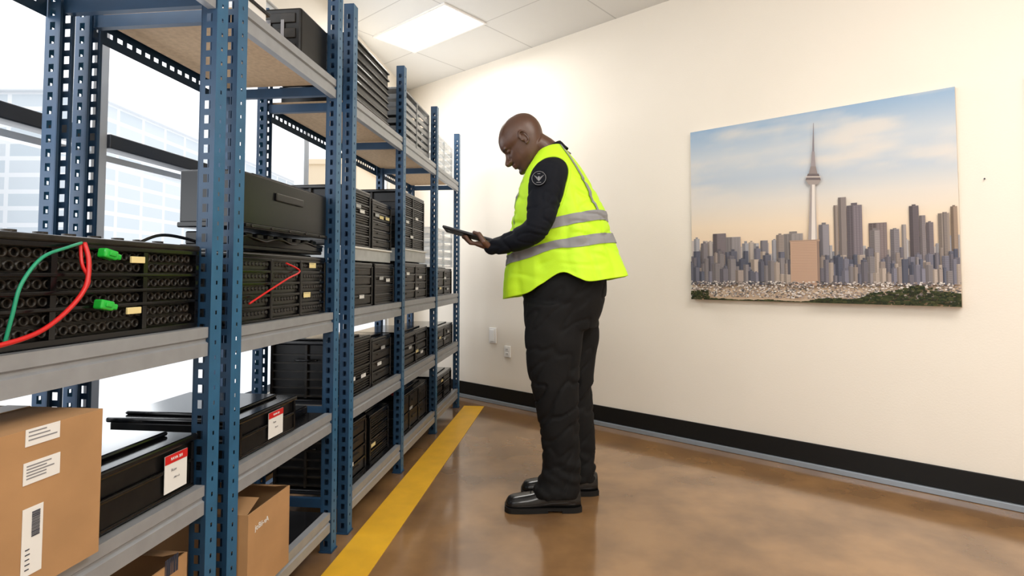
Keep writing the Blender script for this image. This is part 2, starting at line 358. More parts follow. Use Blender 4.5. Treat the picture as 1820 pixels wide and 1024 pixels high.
# ------------------------------------------------------------ shelving
PW=.045; PD=.042; HT=2.18
def strip(b,o,u,v,W,Lh,pitch,hw,hh,mi):
    o=Vector(o);u=Vector(u);v=Vector(v); c0=(W-hw)/2; c1=(W+hw)/2
    def Q(a0,a1,b0,b1): b.face([o+u*a0+v*b0,o+u*a1+v*b0,o+u*a1+v*b1,o+u*a0+v*b1],mi)
    Q(0,c0,0,Lh);Q(c1,W,0,Lh); n=int((Lh-.02)/pitch); prev=0
    for k in range(n):
        zc=.03+k*pitch
        if zc+hh>Lh: break
        Q(c0,c1,prev,zc-hh/2); prev=zc+hh/2
    Q(c0,c1,prev,Lh)
def upright(x,y,dirn,par):
    b=MB(); d=dirn
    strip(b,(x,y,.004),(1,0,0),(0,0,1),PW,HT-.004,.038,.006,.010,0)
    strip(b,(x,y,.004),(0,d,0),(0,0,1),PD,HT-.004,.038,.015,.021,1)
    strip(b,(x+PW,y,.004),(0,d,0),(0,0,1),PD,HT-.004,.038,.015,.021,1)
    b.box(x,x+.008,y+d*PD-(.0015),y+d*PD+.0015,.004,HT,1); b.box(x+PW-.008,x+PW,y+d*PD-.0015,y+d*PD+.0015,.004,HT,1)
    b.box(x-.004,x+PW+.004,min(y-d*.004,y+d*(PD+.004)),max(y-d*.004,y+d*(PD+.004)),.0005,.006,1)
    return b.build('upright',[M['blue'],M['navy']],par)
prof=[(.004,0),(.004,-.026),(.010,-.030),(.010,-.036),(.004,-.040),(.004,-.072),(.026,-.072),(.026,-.069),(.013,-.066),(.013,-.004),(.03,-.004),(.03,0)]
def shelving(posts,wF,wB,label,lv):
    a0=posts[0]; p=sp(a0,wF); t=thing('shelving_unit',label,'shelving',(p.x,p.y,0),SROT,'blue steel shelving units along the window'); Dp=wB-wF
    for a in posts:
        upright(a-a0,0,1,t); upright(a-a0,Dp,-1,t)
    for i in range(len(posts)-1):
        x0=posts[i]-a0+PW+.001; x1=posts[i+1]-a0-.001
        for li,z in enumerate(lv):
            b=MB(); b.prism(prof,x0,x1); fb=b.build('front_beam',M['beam'],t); fb.location.z=z
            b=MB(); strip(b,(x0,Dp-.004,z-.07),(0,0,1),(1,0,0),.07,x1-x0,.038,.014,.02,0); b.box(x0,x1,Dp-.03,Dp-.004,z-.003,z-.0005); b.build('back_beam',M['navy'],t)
            mm=M['board'] if li==3 else M['darkboard']
            MB().box(x0+.001,x1-.001,.031,Dp-.031,z-.018,z,bev=.001).build('shelf_panel',mm,t)
    for a in posts:
        for li,z in enumerate(lv):
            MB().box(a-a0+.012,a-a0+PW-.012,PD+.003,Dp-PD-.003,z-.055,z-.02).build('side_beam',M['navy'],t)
    return t
LA=.911
shelving([.30,1.33],.91,1.40,'blue steel shelving unit nearest the camera, holding the wired battery rack',[.15,.52,LA,1.80])
shelving([1.42,2.068],.91,1.40,'blue steel shelving unit in the middle, holding the large black cover',[.15,.52,.90,1.80])
shelving([2.222,2.925,3.665,4.40],.91,1.33,'longest blue steel shelving unit, three bays running to the wall',[.15,.52,.90,1.785])
# ------------------------------------------------------------ goods
def root(name,label,cat,a0,w0,z,group=None):
    p=sp(a0,w0); return thing(name,label,cat,(p.x,p.y,z+.0012),SROT,group)
def sticker(par,x,z,w,h,mtl,lines=0,y=-.0005,name='sticker'):
    b=MB().box(x-w/2,x+w/2,y-.0008,y,z-h/2,z+h/2); th=min(h*.04,.0011)
    for k in range(lines):
        zz=z+h*.32-k*h*.7/max(1,lines); b.box(x-w*.42,x-w*.42+w*random.uniform(.5,.84),y-.0012,y-.0007,zz-th,zz+th,1)
    return b.build(name,[mtl,M['ink']],par)
def module(a0,a1,w0,w1,z0,h,label,cols=2,rows=4,style=0,stk=3,term=False):
    t=root('battery_module',label,'battery',a0,w0,z0,'black battery modules on the shelves'); X=a1-a0; Y=w1-w0; g=.014
    MB().box(g,X-g,g,Y-g,0,h-.02,bev=.006).build('body',M['black'],t)
    b=MB().box(0,X,0,Y,h-.024,h-.008,bev=.005); b.box(.04,X-.04,.04,Y-.04,h-.008,h-.001,bev=.003)
    b.build('lid',M['gloss'],t)
    hh=h-.024; b=MB()
    cw=(X-.012)/cols; rh=(hh-.006)/rows
    for i in range(cols+1): b.box(.002+i*cw-.0005,.002+i*cw+.012,-.001,g+.001,.001,hh,bev=.003)
    for j in range(rows+1): b.box(.006,X-.006,.001,g+.001,.002+j*rh-.003,.002+j*rh+.005,bev=.001)
    b.build('front_frame',M['gloss'],t)
    for i in range(cols):
        for j in range(rows):
            b=MB(); x=.018+i*cw; z=.011+j*rh
            if style==0:
                b.box(x,x+cw-.018,.005,g+.001,z,z+rh-.010,bev=.003); b.box(x+cw*.22,x+cw*.66,-.001,.0055,z+rh*.46,z+rh*.58,bev=.001)
            elif style==1:
                k=x; b.box(x,x+cw-.02,g-.004,g+.001,z,z+rh-.012)
                while k<x+cw-.03: b.tube([(k+.008,.005,z+rh*.4),(k+.008,g,z+rh*.4)],.006,8); k+=.019
            elif style==3:      # louvred front
                b.box(x,x+cw-.018,.010,g+.001,z,z+rh-.010); k=z+.003
                while k<z+rh-.016: b.box(x+.004,x+cw-.022,.003,.0105,k,k+.005,bev=.001); k+=.011
            else:
                b.box(x+.005,x+cw-.03,.007,g+.001,z,z+rh*.55,bev=.002); b.box(x+.02,x+.05,.002,.0075,z+.01,z+rh*.4,bev=.002)
            b.build('cell_cover',M['rib'] if style!=1 else M['cell'],t)
    b=MB(); n=rows+2
    for j in range(n): z=.01+j*(hh-.02)/n; b.box(.002,g+.001,.02,Y-.02,z,z+.006)
    for j in range(3): y=.02+j*(Y-.05)/2; b.box(.001,g+.001,y,y+.01,.004,hh)
    b.build('end_rib',M['rib'],t)
    yb=Y*.5; hd=MB().tube([(.003,yb-.05,hh*.72),(-.006,yb-.045,hh*.72),(-.006,yb+.045,hh*.72),(.003,yb+.05,hh*.72)],.004,8); hd.build('handle',M['gloss'],t)
    for k in range(stk): sticker(t,X*(.12+.76*(k+random.random()*.7)/max(1,stk)),hh*random.uniform(.2,.85),.055,.016,random.choice([M['tag'],M['white'],M['tray'],M['white']]),1,y=-.0012)
    if term:
        for k in (.2,.35): MB().tube([(X*k,.08,h-.001),(X*k,.08,h+.014)],.009,12).build('terminal',M['red'] if k<.3 else M['cell'],t)
    return t
L1,L2,L3,L4=.15,.52,.90,1.785
module(2.275,2.57,.945,1.30,L3,.205,'black battery module under the nearer pale tray, nearer one of the pair',1,4,0,stk=2)
module(2.60,2.89,.945,1.30,L3,.205,'black battery module under the nearer pale tray, farther one of the pair',1,4,3,stk=2)
module(2.275,2.56,.955,1.28,L3+.270,.265,'tall black battery module on the nearer pale tray, left one of the pair',1,5,3,stk=3)
module(2.585,2.87,.955,1.28,L3+.270,.245,'black battery module on the nearer pale tray, right one of the pair',1,5,0,stk=3)
module(3.04,3.56,.945,1.28,L3,.22,'black battery module under the farther pale tray on the middle shelf',2,4,0)
module(3.00,3.50,.95,1.28,L3+.295,.33,'taller black battery module standing on the farther pale tray',2,5,3,stk=3)
module(3.80,4.30,.945,1.28,L3,.20,'black battery module on the middle shelf of the bay beside the wall',2,3,0)
module(2.275,2.56,.945,1.30,L2,.25,'taller black battery module of the pair on the first long bay, second shelf up',1,4,3,stk=2)
module(2.60,2.88,.955,1.30,L2,.225,'lower black battery module of the pair on the first long bay, second shelf up',1,4,0,stk=2)
module(3.05,3.58,.945,1.28,L2,.20,'black battery module on the second shelf up, middle bay of the longest unit',2,3,2)
module(3.78,4.34,.945,1.28,L2,.165,'black battery module on the second shelf up, last bay beside the wall',2,2,0)
module(2.275,2.55,.96,1.28,L1,.255,'taller black battery module of the pair on the first long bay, bottom shelf',1,4,0,stk=1)
module(2.60,2.87,.96,1.28,L1,.235,'lower black battery module of the pair on the first long bay, bottom shelf',1,4,3,stk=1)
module(3.02,3.60,.95,1.28,L1,.225,'black battery module on the bottom shelf, middle bay of the longest unit',3,2,0,stk=1,term=True)
module(3.80,4.30,.945,1.28,L1,.19,'black battery module on the bottom shelf, last bay beside the wall',2,3,2,stk=1)
def tray(a0,a1,w0,w1,z0,h,label,m1,m2,group='grey plastic trays between batteries'):
    t=root('plastic_tray',label,'tray',a0,w0,z0,group); X=a1-a0;Y=w1-w0
    b=MB().box(.01,X-.01,.01,Y-.01,0,.004).box(.008,X-.008,.008,.012,0,h-.006).box(.008,X-.008,Y-.012,Y-.008,0,h-.006).box(.008,.012,.012,Y-.012,0,h-.006).box(X-.012,X-.008,.012,Y-.012,0,h-.006)
    b.build('pan',m1,t)
    b=MB().box(0,X,0,Y,h-.008,h,bev=.002); b.build('rim',m2,t)
    return t
tray(2.29,2.87,.95,1.27,L3+.206,.062,'pale grey tray between two stacked battery modules, nearer one',M['tray'],M['whitepl'])
tray(3.03,3.57,.95,1.27,L3+.221,.072,'pale grey tray between two stacked battery modules, farther one',M['tray'],M['whitepl'])
t=module(1.475,2.055,.94,1.12,L3,.215,'black battery module with a red wire and cream tags, under the large cover',3,5,1,stk=0)
def P(px,py,a0,w0): a,z=fp(px,py,w0); return a-a0,z-L3-.0012
for px,py in ((555,472),(545,524)):
    x,z=P(px,py,1.475,.94); sticker(t,x,z,.05,.018,M['tag'],1,y=-.001)
pts=[]
for px,py,dy in ((507,468,-.004),(527,482,-.012),(500,496,-.02),(465,518,-.02),(436,540,-.012)):
    x,z=P(px,py,1.475,.94); pts.append((x,dy,z))
MB().tube(sm(pts,5),.003,8).build('wire',M['red'],t)
t=root('battery_tray','low black open battery tray sandwiched under the large black cover','battery tray',1.49,.95,L3+.217)
b=MB().box(0,.55,0,.17,0,.012,bev=.003)
for k in range(9): b.box(.01+k*.06,.045+k*.06,.01,.16,.0115,.05,bev=.004)
b.build('base',M['black'],t); MB().box(0,.55,-.002,.004,.012,.035).build('front_lip',M['gloss'],t)
pts=[(k*.05,-.004+.003*math.sin(k*2),.032+.006*math.sin(k*1.7)) for k in range(12)]; MB().tube(sm(pts,4),.003,8).build('cable',M['gloss'],t)
t=root('battery_cover','large flat topped black battery cover lying across the middle unit','battery cover',1.477,.935,L3+.2755)
X,Y,h=.578,.185,.165
b=MB().box(.004,X-.004,.004,Y-.004,.012,h,bev=.006,seg=3); b.box(0,X,0,Y,0,.016,bev=.004); b.build('shell',M['bigcase'],t)
MB().box(.03,X-.03,-.006,.001,.004,.014,bev=.002).build('rim',M['black'],t)
MB().box(.12,.46,.03,Y-.03,h-.001,h+.010,bev=.004).build('raised_panel',M['bigcase'],t)
MB().box(.20,.38,-.003,.005,.10,.125,bev=.003).build('handle',M['gloss'],t)
for k in range(5): MB().tube([(.06+k*.11,-.009,.009),(.06+k*.11,-.004,.009)],.005,8).build('bolt',M['cell'],t)
def labelled(a0,a1,w0,w1,z0,h,label,lx,lz,lw,lh,txt):
    t=root('battery_case',label,'battery',a0,w0,z0,'flat black battery cases with red and white stickers'); X=a1-a0;Y=w1-w0
    b=MB().box(0,X,0,Y,0,h*.5,bev=.006); b.box(.006,X-.006,.006,Y-.006,h*.5,h*.8,bev=.004); b.build('body',M['black'],t)
    b=MB().box(-.004,X+.004,-.004,Y,h*.8,h*.92,bev=.005); b.box(.03,X-.03,.05,Y-.03,h*.92,h,bev=.006)
    b.build('lid',M['gloss'],t)
    b=MB().box(.01,X-.01,-.004,.003,h*.46,h*.52,bev=.002).box(.01,X-.01,-.004,.003,.006,.014,bev=.002).box(.012,.022,-.004,.003,.006,h*.8).box(X-.022,X-.012,-.004,.003,.006,h*.8)
    b.build('rib',M['gloss'],t)
    s=MB().box(lx-lw/2,lx+lw/2,-.0065,-.0052,lz-lh/2,lz+lh/2).build('sticker',M['white'],t)
    MB().box(lx-lw/2,lx+lw/2,-.0075,-.0066,lz+lh*.27,lz+lh/2).build('red_band',M['red'],s)
    mt=lambda x,z: Matrix.Translation((x,-.0082,z))@Matrix.Rotation(R(90),4,'X')
    text(txt,lh*.11,M['white'],s,mt(lx,lz+lh*.38))
    text('R.cw',lh*.10,M['ink'],s,mt(lx-lw*.12,lz+lh*.08)); text('-301 v 2',lh*.07,M['ink'],s,mt(lx,lz-lh*.14))
    return t
labelled(1.49,1.83,.935,1.33,L2,.125,'flat black battery case with red and white sticker in the middle unit',.20,.058,.085,.078,'RAVA 301')
labelled(1.01,1.322,.935,1.36,L2,.14,'flat black battery case with red and white sticker right of the large carton',.235,.062,.074,.085,'RAVA 301')
MB_h=root('glossy_panel','glossy dark panel lying behind the sticker case in the middle unit','panel',1.85,1.0,L2)
b=MB().box(0,.2,0,.3,0,.03,bev=.006); b.build('plate',M['gloss'],MB_h); MB().tube([(.05,.1,.029),(.05,.1,.045),(.15,.1,.045),(.15,.1,.029)],.005,8).build('handle',M['black'],MB_h)
# wired rack
a0=.42; W0=.935; t=root('battery_rack','long black battery rack with red and green wires on the nearest unit','battery rack',a0,W0,LA); X=.90;Y=.38;h=.202
MB().box(0,X,.02,Y,0,h-.012,bev=.005).build('body',M['black'],t)
b=MB().box(-.002,X+.002,0,Y,h-.014,h,bev=.004)
for k in range(14): b.tube([(.05+k*.06,.06,h-.001),(.05+k*.06,.06,h+.008)],.012,12)
for k in range(14): b.tube([(.05+k*.06,.14,h-.001),(.05+k*.06,.14,h+.006)],.016,12)
b.build('top_plate',M['rib'],t)
b=MB()
for z0,z1 in ((.0,.012),(.062,.07),(.092,.1),(.125,.133),(.178,.189)): b.box(0,X,.002,.021,z0,z1,bev=.002)
b.box(0,.012,.002,.02,.01,.188); b.box(X-.012,X,.002,.02,.01,.188)
for k in (.25,.5,.72): b.box(k,k+.012,.004,.02,.01,.185)
b.build('front_rail',M['gloss'],t)
for z in (.025,.049,.081,.112,.145,.168):
    b=MB(); k=.02+(.009 if z in (.049,.112,.168) else 0)
    b.box(.012,X-.012,.0185,.0205,z-.0105,z+.0105)
    while k<X-.02:
        ring=[]
        for rr_,yy_ in ((.0095,.02),(.0095,.01),(.0068,.01),(.0068,.018)): ring.append([Vector((k+rr_*math.cos(j*math.pi/5),yy_,z+rr_*math.sin(j*math.pi/5))) for j in range(10)])
        b.loft(ring,cap=False); k+=.0215
    b.build('cell_row',M['rib'],t)
def RP(px,py,y): a,z=fp(px,py,W0+y); return Vector((a-a0,y,z-LA-.0012))
def wire(l,m,r=.004,name='wire'): MB().tube(sm([tuple(RP(*p)) for p in l],6),r,8).build(name,m,t)
wire([(145,432,-.006),(120,440,-.02),(75,458,-.03),(38,505,-.035),(22,560,-.035),(8,612,-.03)],M['greenw'],.003)
wire([(150,432,-.008),(158,465,-.022),(152,510,-.03),(120,552,-.035),(70,590,-.04),(0,614,-.045),(-60,622,-.045)],M['red'],.0042)
wire([(143,435,-.006),(146,470,-.018),(158,500,-.026),(140,530,-.032)],M['red'],.003)
wire([(245,432,.03),(285,418,.04),(330,424,.04),(366,436,.03)],M['gloss'],.004,'cable')
for px,py in ((195,453),(188,543)):
    c=RP(px,py,-.010); b=MB()
    m_=Matrix.Translation(c)@Matrix.Rotation(R(12),4,'Y')
    b.box(-.021,.012,-.010,.010,-.0095,.0095,bev=.004,m=m_,seg=3); b.box(.010,.024,-.007,.007,-.006,.006,bev=.003,m=m_); b.box(-.012,.004,-.013,-.008,-.004,.004,bev=.002,m=m_)
    b.build('connector',M['green'],t)
    p=RP(px+50,py+9,-.002); MB().box(p.x-.019,p.x+.019,-.004,.001,p.z-.007,p.z+.007,bev=.001).build('tag',M['tag'],t)
def slatcrate(a0,a1,w0,w1,z0,h,label,m,name='slatted_crate',n=7,m2=None,cat='crate'):
    t=root(name,label,cat,a0,w0,z0); X=a1-a0;Y=w1-w0; m2=m2 or m
    b=MB()
    for x in (0,X/2-.008,X-.016):
        for y in (0,Y-.016): b.box(x,x+.016,y,y+.016,0,h,bev=.002)
    b.box(0,X,0,Y,0,.01,bev=.002); b.build('frame',m,t)
    for k in range(n):
        z=.02+k*(h-.03)/n; s=(h-.03)/n*.62; b=MB()
        b.box(.005,X-.005,.003,.009,z,z+s).box(.005,X-.005,Y-.009,Y-.003,z,z+s).box(.003,.009,.006,Y-.006,z,z+s).box(X-.009,X-.003,.006,Y-.006,z,z+s)
        b.build('slat',m2,t)
    MB().box(.0,X,.0,Y,h,h+.012,bev=.003).build('lid',m,t)
    return t
for k in range(8):
    j=[0,.012,-.004,.008,.002,.014,.004,.01][k]
    tray(2.285+j,2.80+j,.948+j*.4,1.27+j*.4,L4+k*.0385,.0375,'one of the thin black trays stacked on the top shelf past the second double upright',M['black'],M['gloss'],'thin black trays stacked on the top shelf')
c=slatcrate(3.02,3.60,.945,1.28,L4,.30,'smoky grey slatted crate on the top shelf, middle bay',M['smoke'],n=6,m2=M['smoke'])
MB().box(.05,.5,.03,.28,.012,.2,bev=.01).build('inner_box',M['black'],c)
c=slatcrate(3.78,4.32,.945,1.28,L4,.24,'cloudy clear crate on the top shelf beside the wall',M['clear'],n=4,m2=M['clear'])
c=slatcrate(3.76,4.33,.945,1.28,L3+.202,.26,'cloudy clear crate stacked on the last battery of the middle shelf',M['clear'],n=4,m2=M['clear'])
t=root('equipment_case','black equipment case with pale markings on top shelf of middle unit','case',1.85,.95,1.80); X,Y,h=.215,.34,.185
MB().box(0,X,0,Y,0,h,bev=.008).build('body',M['black'],t)
b=MB()
for j in range(3): b.box(-.005,.001,.02,Y-.02,.02+j*.055,.055+j*.055,bev=.002)
b.build('end_panel',M['rib'],t)
b=MB()
for y in (.06,.11,.24): b.box(-.0065,-.0052,y,y+.012,.04,.14)
for z in (.04,.08,.128): b.box(-.0065,-.0052,.11,.16,z,z+.012)
b.build('marking',M['ink'],t)
t=root('white_machine','small white machine with black trim cut off by the photo top','machine',1.49,.95,1.80); 
MB().box(0,.15,0,.2,0,.22,bev=.02,seg=4).build('housing',M['whitepl'],t); MB().box(-.004,.154,-.004,.204,.05,.062,bev=.002).build('trim',M['gloss'],t)
MB().tube([(.03,-.003,.12),(.12,-.003,.12)],.006,8,rnd=True).build('handle',M['gloss'],t)
def carton(a0,a1,w0,w1,z0,h,label,open_=False):
    t=root('cardboard_box',label,'box',a0,w0,z0); X=a1-a0;Y=w1-w0; th=.004
    b=MB().box(0,X,0,th,0,h).box(0,X,Y-th,Y,0,h).box(0,th,th,Y-th,0,h).box(X-th,X,th,Y-th,0,h).box(th,X-th,th,Y-th,0,th); b.build('body',[M['card']],t)
    if open_:
        for (x,sgn) in ((0,-1),(X,1)):
            b=MB(); b.face([(x,.004,h),(x,Y-.004,h),(x-sgn*.07,Y-.01,h+.022),(x-sgn*.07,.01,h+.022)]); o=b.build('flap',M['cardin'],t)
    else:
        MB().box(0,X,0,Y/2-.001,h,h+th).build('flap',M['card'],t); MB().box(0,X,Y/2+.001,Y,h,h+th).build('flap',M['card'],t)
        MB().box(-.001,X+.001,Y/2-.025,Y/2+.025,h+th,h+th+.001).build('tape',M['tape'],t)
    return t
def CP(px,py,a0,w0,z0): a,z=fp(px,py,w0); return a-a0,z-z0-.0012
t=carton(.52,.992,.893,1.25,L2,.262,'large closed cardboard box with white labels at the left edge')
for px,py,w,h,n in ((76,771,.062,.028,3),(74,833,.066,.036,5),(56,960,.036,.11,0)):
    x,z=CP(px,py,.52,.893,L2); s=sticker(t,x,z,w,h,M['white'],n,name='paper_label')
    if n==0:
        b=MB(); k=0
        while k<.040:
            th=random.choice([.0006,.0011,.0018]); b.box(x-.002,x+.012,-.0022,-.0014,z+.006+k,z+.006+k+th); k+=th+.0009
        for k in range(5): b.box(x-.012,x-.005+.001*(k%2),-.0022,-.0014,z-.045+k*.008,z-.0435+k*.008)
        b.build('barcode',M['inkd'],s)
t=carton(1.475,1.70,.885,1.20,L1,.235,'small open cardboard box with white print on the middle unit bottom shelf',True)
x,z=CP(465,930,1.475,.885,L1)
text('joBii-vA',.022,M['white'],t,Matrix.Translation((x,-.0012,z))@Matrix.Rotation(R(90),4,'X'))
t=carton(.88,1.30,.935,1.3,L1,.22,'open cardboard box with dark print on the nearest unit bottom shelf',True)
x,z=CP(305,1005,.88,.935,L1); b=MB()
for k in range(11): b.box(x-.022+k*.004,x-.020+k*.004+random.choice([0,.001]),-.001,-.0002,z-.02,z+.02)
b.build('print_mark',M['inkd'],t)
# ------------------------------------------------------------ person
MY=2.64; PSI=R(20)
def mp(px,py,dy=0): return at_y(px,py,MY+dy)
def remesh(name,b,vox,mats,parent,it=4,disp=None,fac=.5):
    me=bpy.data.meshes.new('t'); bmesh.ops.recalc_face_normals(b.bm,faces=b.bm.faces); b.bm.to_mesh(me); b.bm.free()
    o=bpy.data.objects.new('t',me); COL.objects.link(o)
    m=o.modifiers.new('r','REMESH'); m.mode='VOXEL'; m.voxel_size=vox; m.adaptivity=0
    s=o.modifiers.new('s','SMOOTH'); s.factor=fac; s.iterations=it
    bpy.context.view_layer.update()
    me2=bpy.data.meshes.new_from_object(o.evaluated_get(bpy.context.evaluated_depsgraph_get())); bpy.data.objects.remove(o)
    if disp:
        ns=[v.normal.copy() for v in me2.vertices]
        for v,n in zip(me2.vertices,ns): v.co+=n*disp(v.co,n)
    me2.transform(Matrix.Translation(-PL))
    me2.name=name; me2.materials.clear()
    for mm in (mats if isinstance(mats,list) else [mats]): me2.materials.append(mm)
    me2.polygons.foreach_set('use_smooth',[True]*len(me2.polygons))
    o=bpy.data.objects.new(name,me2); COL.objects.link(o); o.parent=parent; return o
def pbuild(b,name,mats,par=None):
    bmesh.ops.translate(b.bm,verts=b.bm.verts,vec=-PL); return b.build(name,mats,par or per)
PL=Vector((mp(990,900).x,MY,0))
per=thing('person','person in black uniform and yellow high visibility vest, standing and looking down at a tablet','person',PL)
M['skin']=attr_mat('dark_skin',.36,.5,bump=.08,bscale=350)
M['shirt']=mat('navy_black_shirt',(.0045,.0058,.010),.8,spec=.2,bump=.15,bscale=300)
M['pants']=mat('black_trousers',(.0055,.0055,.006),.75,spec=.22,bump=.15,bscale=300)
M['vest']=mat('hi_vis_yellow',(.55,.88,.012),.6,emis=(.5,.9,.02),es=.05,bump=.15,bscale=250)
M['refl']=mat('reflective_tape',(.27,.27,.28),.6,spec=.3)
M['shoe']=mat('black_leather',(.006,.006,.0065),.2,spec=.55)
M['sole']=mat('black_rubber',(.008,.008,.008),.6,spec=.3)
SH=mp(975,318,-.165); EL=mp(953,405,-.235); WR=mp(877,438,-.135)
armN=sm([(*mp(990,304,-.09),.070),(*SH,.083),(*mp(967,355,-.205),.073),(*EL,.058),(*mp(920,426,-.19),.050),(*mp(893,435,-.15),.043),(*mp(874,439,-.132),.037)],5)
def armdist(p):
    best=9
    for a_,b_ in zip(armN[:-1],armN[1:]):
        A_=Vector(a_[:3]); B2=Vector(b_[:3]); d=B2-A_; t=max(0,min(1,(p-A_).dot(d)/d.length_squared))
        best=min(best,(p-A_-d*t).length-(a_[3]+(b_[3]-a_[3])*t))
    return best
FR=[((894,532),(1107,492),.195),((896,500),(1097,462),.192),((899,465),(1086,426),.19),((906,425),(1076,388),.186),((912,388),(1062,350),.185),((920,350),(1046,318),.182),((932,316),(1027,288),.165),((948,290),(1010,268),.120),((956,274),(1000,259),.088)]
tor=[]
for f,bk,Bl in FR:
    a=mp(*f); c=mp(*bk); ctr_=(a+c)/2; h=(c.x-a.x)/2; Al=math.sqrt(max(.0004,h*h-(Bl*math.sin(PSI))**2))/math.cos(PSI)
    tor.append((ctr_.x,ctr_.y,ctr_.z,Al,Bl,(c.z-a.z)/(2*h)))
TS=sm(tor,8)
def tring(v,th,off=0):
    x=v*(len(TS)-1); i=min(int(x),len(TS)-2); t=x-i; cx,cy,cz,Al,Bl,k=[p+(q_-p)*t for p,q_ in zip(TS[i],TS[i+1])]
    ct,st=math.cos(th),math.sin(th); e=.88
    ct=math.copysign(abs(ct)**e,ct); st=math.copysign(abs(st)**e,st)
    A_=Al+off; B2=Bl+off
    return Vector((cx+A_*ct*math.cos(PSI)-B2*st*math.sin(PSI), cy-A_*ct*math.sin(PSI)-B2*st*math.cos(PSI), cz+A_*ct*k))
def vpt(v,th,off=0):
    p=tring(v,th,off)
    g=math.exp(-((th-math.pi/2+.08)/.27)**2)+math.exp(-((th-3*math.pi/2-.08)/.27)**2)
    if v<.3: p.z+=.062*g*(1-v/.3)
    d=p-tring(v,th,-.05); d.normalize()
    w=max(0,.4-v)/.4
    calm=max(.12,min(1,armdist(p)/.07)) if v>.3 else 1
    f=.008*w*math.sin(th*5+1.3+v*3)+.005*w*math.sin(th*11+v*9)
    f+=calm*.008*noise.noise(Vector((p.x*8,p.y*8,p.z*7)))+calm*.004*noise.noise(Vector((p.x*18+p.z*14,p.y*18,p.z*16)))
    s1=abs(noise.noise(Vector((p.x*7-p.z*9,p.y*6,p.z*15+p.x*6)))); f+=-calm*.009*max(0,.22-s1)/.22*max(0,1-((v-.42)/.42)**2)
    s2=abs(noise.noise(Vector((th*2.4,v*1.6,9)))); f+=-calm*.007*max(0,.16-s2)/.16*(1 if v<.6 else .3)
    return p+d*f
NT=128
def vest_patch(v0,v1,t0,t1,off,nv,nt,closed):
    b=MB(); rings=[]
    for i in range(nv+1):
        v=v0+(v1-v0)*i/nv; rings.append([vpt(v,t0+(t1-t0)*j/nt,off) for j in range(nt if closed else nt+1)])
    b.loft(rings,cap=False,closed=closed); return b
ves=pbuild(vest_patch(0,.965,0,2*math.pi,0,100,NT,True),'vest',M['vest'])
sd=ves.modifiers.new('s','SOLIDIFY'); sd.thickness=.005; sd.offset=-1
def band(v0,v1,t0,t1,closed,nv=10,nt=NT):
    return pbuild(vest_patch(v0,v1,t0,t1,.0042,nv,nt,closed),'reflective_stripe',M['refl'],ves)
band(.222,.28,0,2*math.pi,True); band(.35,.405,0,2*math.pi,True)
for th in (.42,math.pi-.65,math.pi+.65,2*math.pi-.5): band(.405,.95,th-.045,th+.045,False,80,5)
vc,tc_=.74,math.pi/2; rad=[]
for k in range(64):
    ph=2*math.pi*k/64; s_=0.02
    while s_<1.1:
        v=vc+.42*s_*math.sin(ph); th=tc_-1.3*s_*math.cos(ph)
        if v>.955 or v<.40 or armdist(vpt(v,th))>0: break
        s_+=.01
    rad.append(s_)
for _ in range(3): rad=[(rad[k-1]+2*rad[k]+rad[(k+1)%64])/4 for k in range(64)]
pts=[]
for k in range(65):
    ph=2*math.pi*(k%64)/64; v=min(.955,vc+.42*rad[k%64]*math.sin(ph)); th=tc_-1.3*rad[k%64]*math.cos(ph); pts.append(vpt(v,th,.002))
b=MB(); b.tube(pts,[(.007,.007)]*65,8,cap=False); pbuild(b,'armhole_binding',M['vest'],ves)
b=MB(); rings=[]
for i in range(40):
    v=.1+.9*i/39; rings.append([tring(v,2*math.pi*j/48,-.024 if v<.9 else -.012) for j in range(48)])
b.loft(rings)
b.tube([p[:3] for p in armN],[p[3] for p in armN],32,rnd=True)
armF=sm([(*mp(1000,304,.09),.070),(*mp(1000,316,.155),.08),(*mp(985,360,.19),.07),(*mp(960,406,.2),.056),(*mp(920,426,.15),.048),(*mp(876,437,.085),.037)],5)
b.tube([p[:3] for p in armF],[p[3] for p in armF],24,rnd=True)
def shd(p,n):
    s1=abs(noise.noise(Vector((p.x*11+p.z*9,p.y*8,p.z*17-p.x*6))))
    calm=max(0,min(1,(SH.z+.02-p.z)/.12))
    return calm*(.004*noise.noise(Vector((p.x*14+p.z*16,p.y*12,p.z*20)))-.006*max(0,.16-s1)/.16)
shirt=remesh('shirt',b,.0065,M['shirt'],per,5,shd)
b=MB(); rings=[]
nc=mp(977,271,0); nd=(mp(961,247,0)-nc).normalized()
for r_,o_ in ((.086,-.034),(.080,-.012),(.077,.006),(.074,.016),(.071,.018),(.069,.012),(.068,-.02)):
    c=nc+nd*o_; e=Vector((0,1,0)); f=nd.cross(e); rings.append([c+e*math.cos(k*math.pi/16)*r_+f*math.sin(k*math.pi/16)*r_*.98 for k in range(32)])
b.loft(rings,cap=False); pbuild(b,'collar',M['shirt'])
b=MB(); pr=[]
for y,f,bk,lat in ((472,922,1074,.165),(500,922,1076,.172),(530,928,1075,.175),(560,931,1067,.17),(585,934,1060,.16)):
    a=mp(f,y); c=mp(bk,y-6); ctr_=(a+c)/2; h=(c.x-a.x)/2; Al=math.sqrt(h*h-(lat*math.sin(PSI))**2)/math.cos(PSI); pr.append((ctr_.x,ctr_.y,ctr_.z,Al,lat))
rings=[]
for cx,cy,cz,Al,Bl in sm(pr,4):
    rings.append([Vector((cx+Al*math.cos(q_)*math.cos(PSI)-Bl*math.sin(q_)*math.sin(PSI),cy-Al*math.cos(q_)*math.sin(PSI)-Bl*math.sin(q_)*math.cos(PSI),cz)) for q_ in [2*math.pi*k/40 for k in range(40)]])
b.loft(rings)
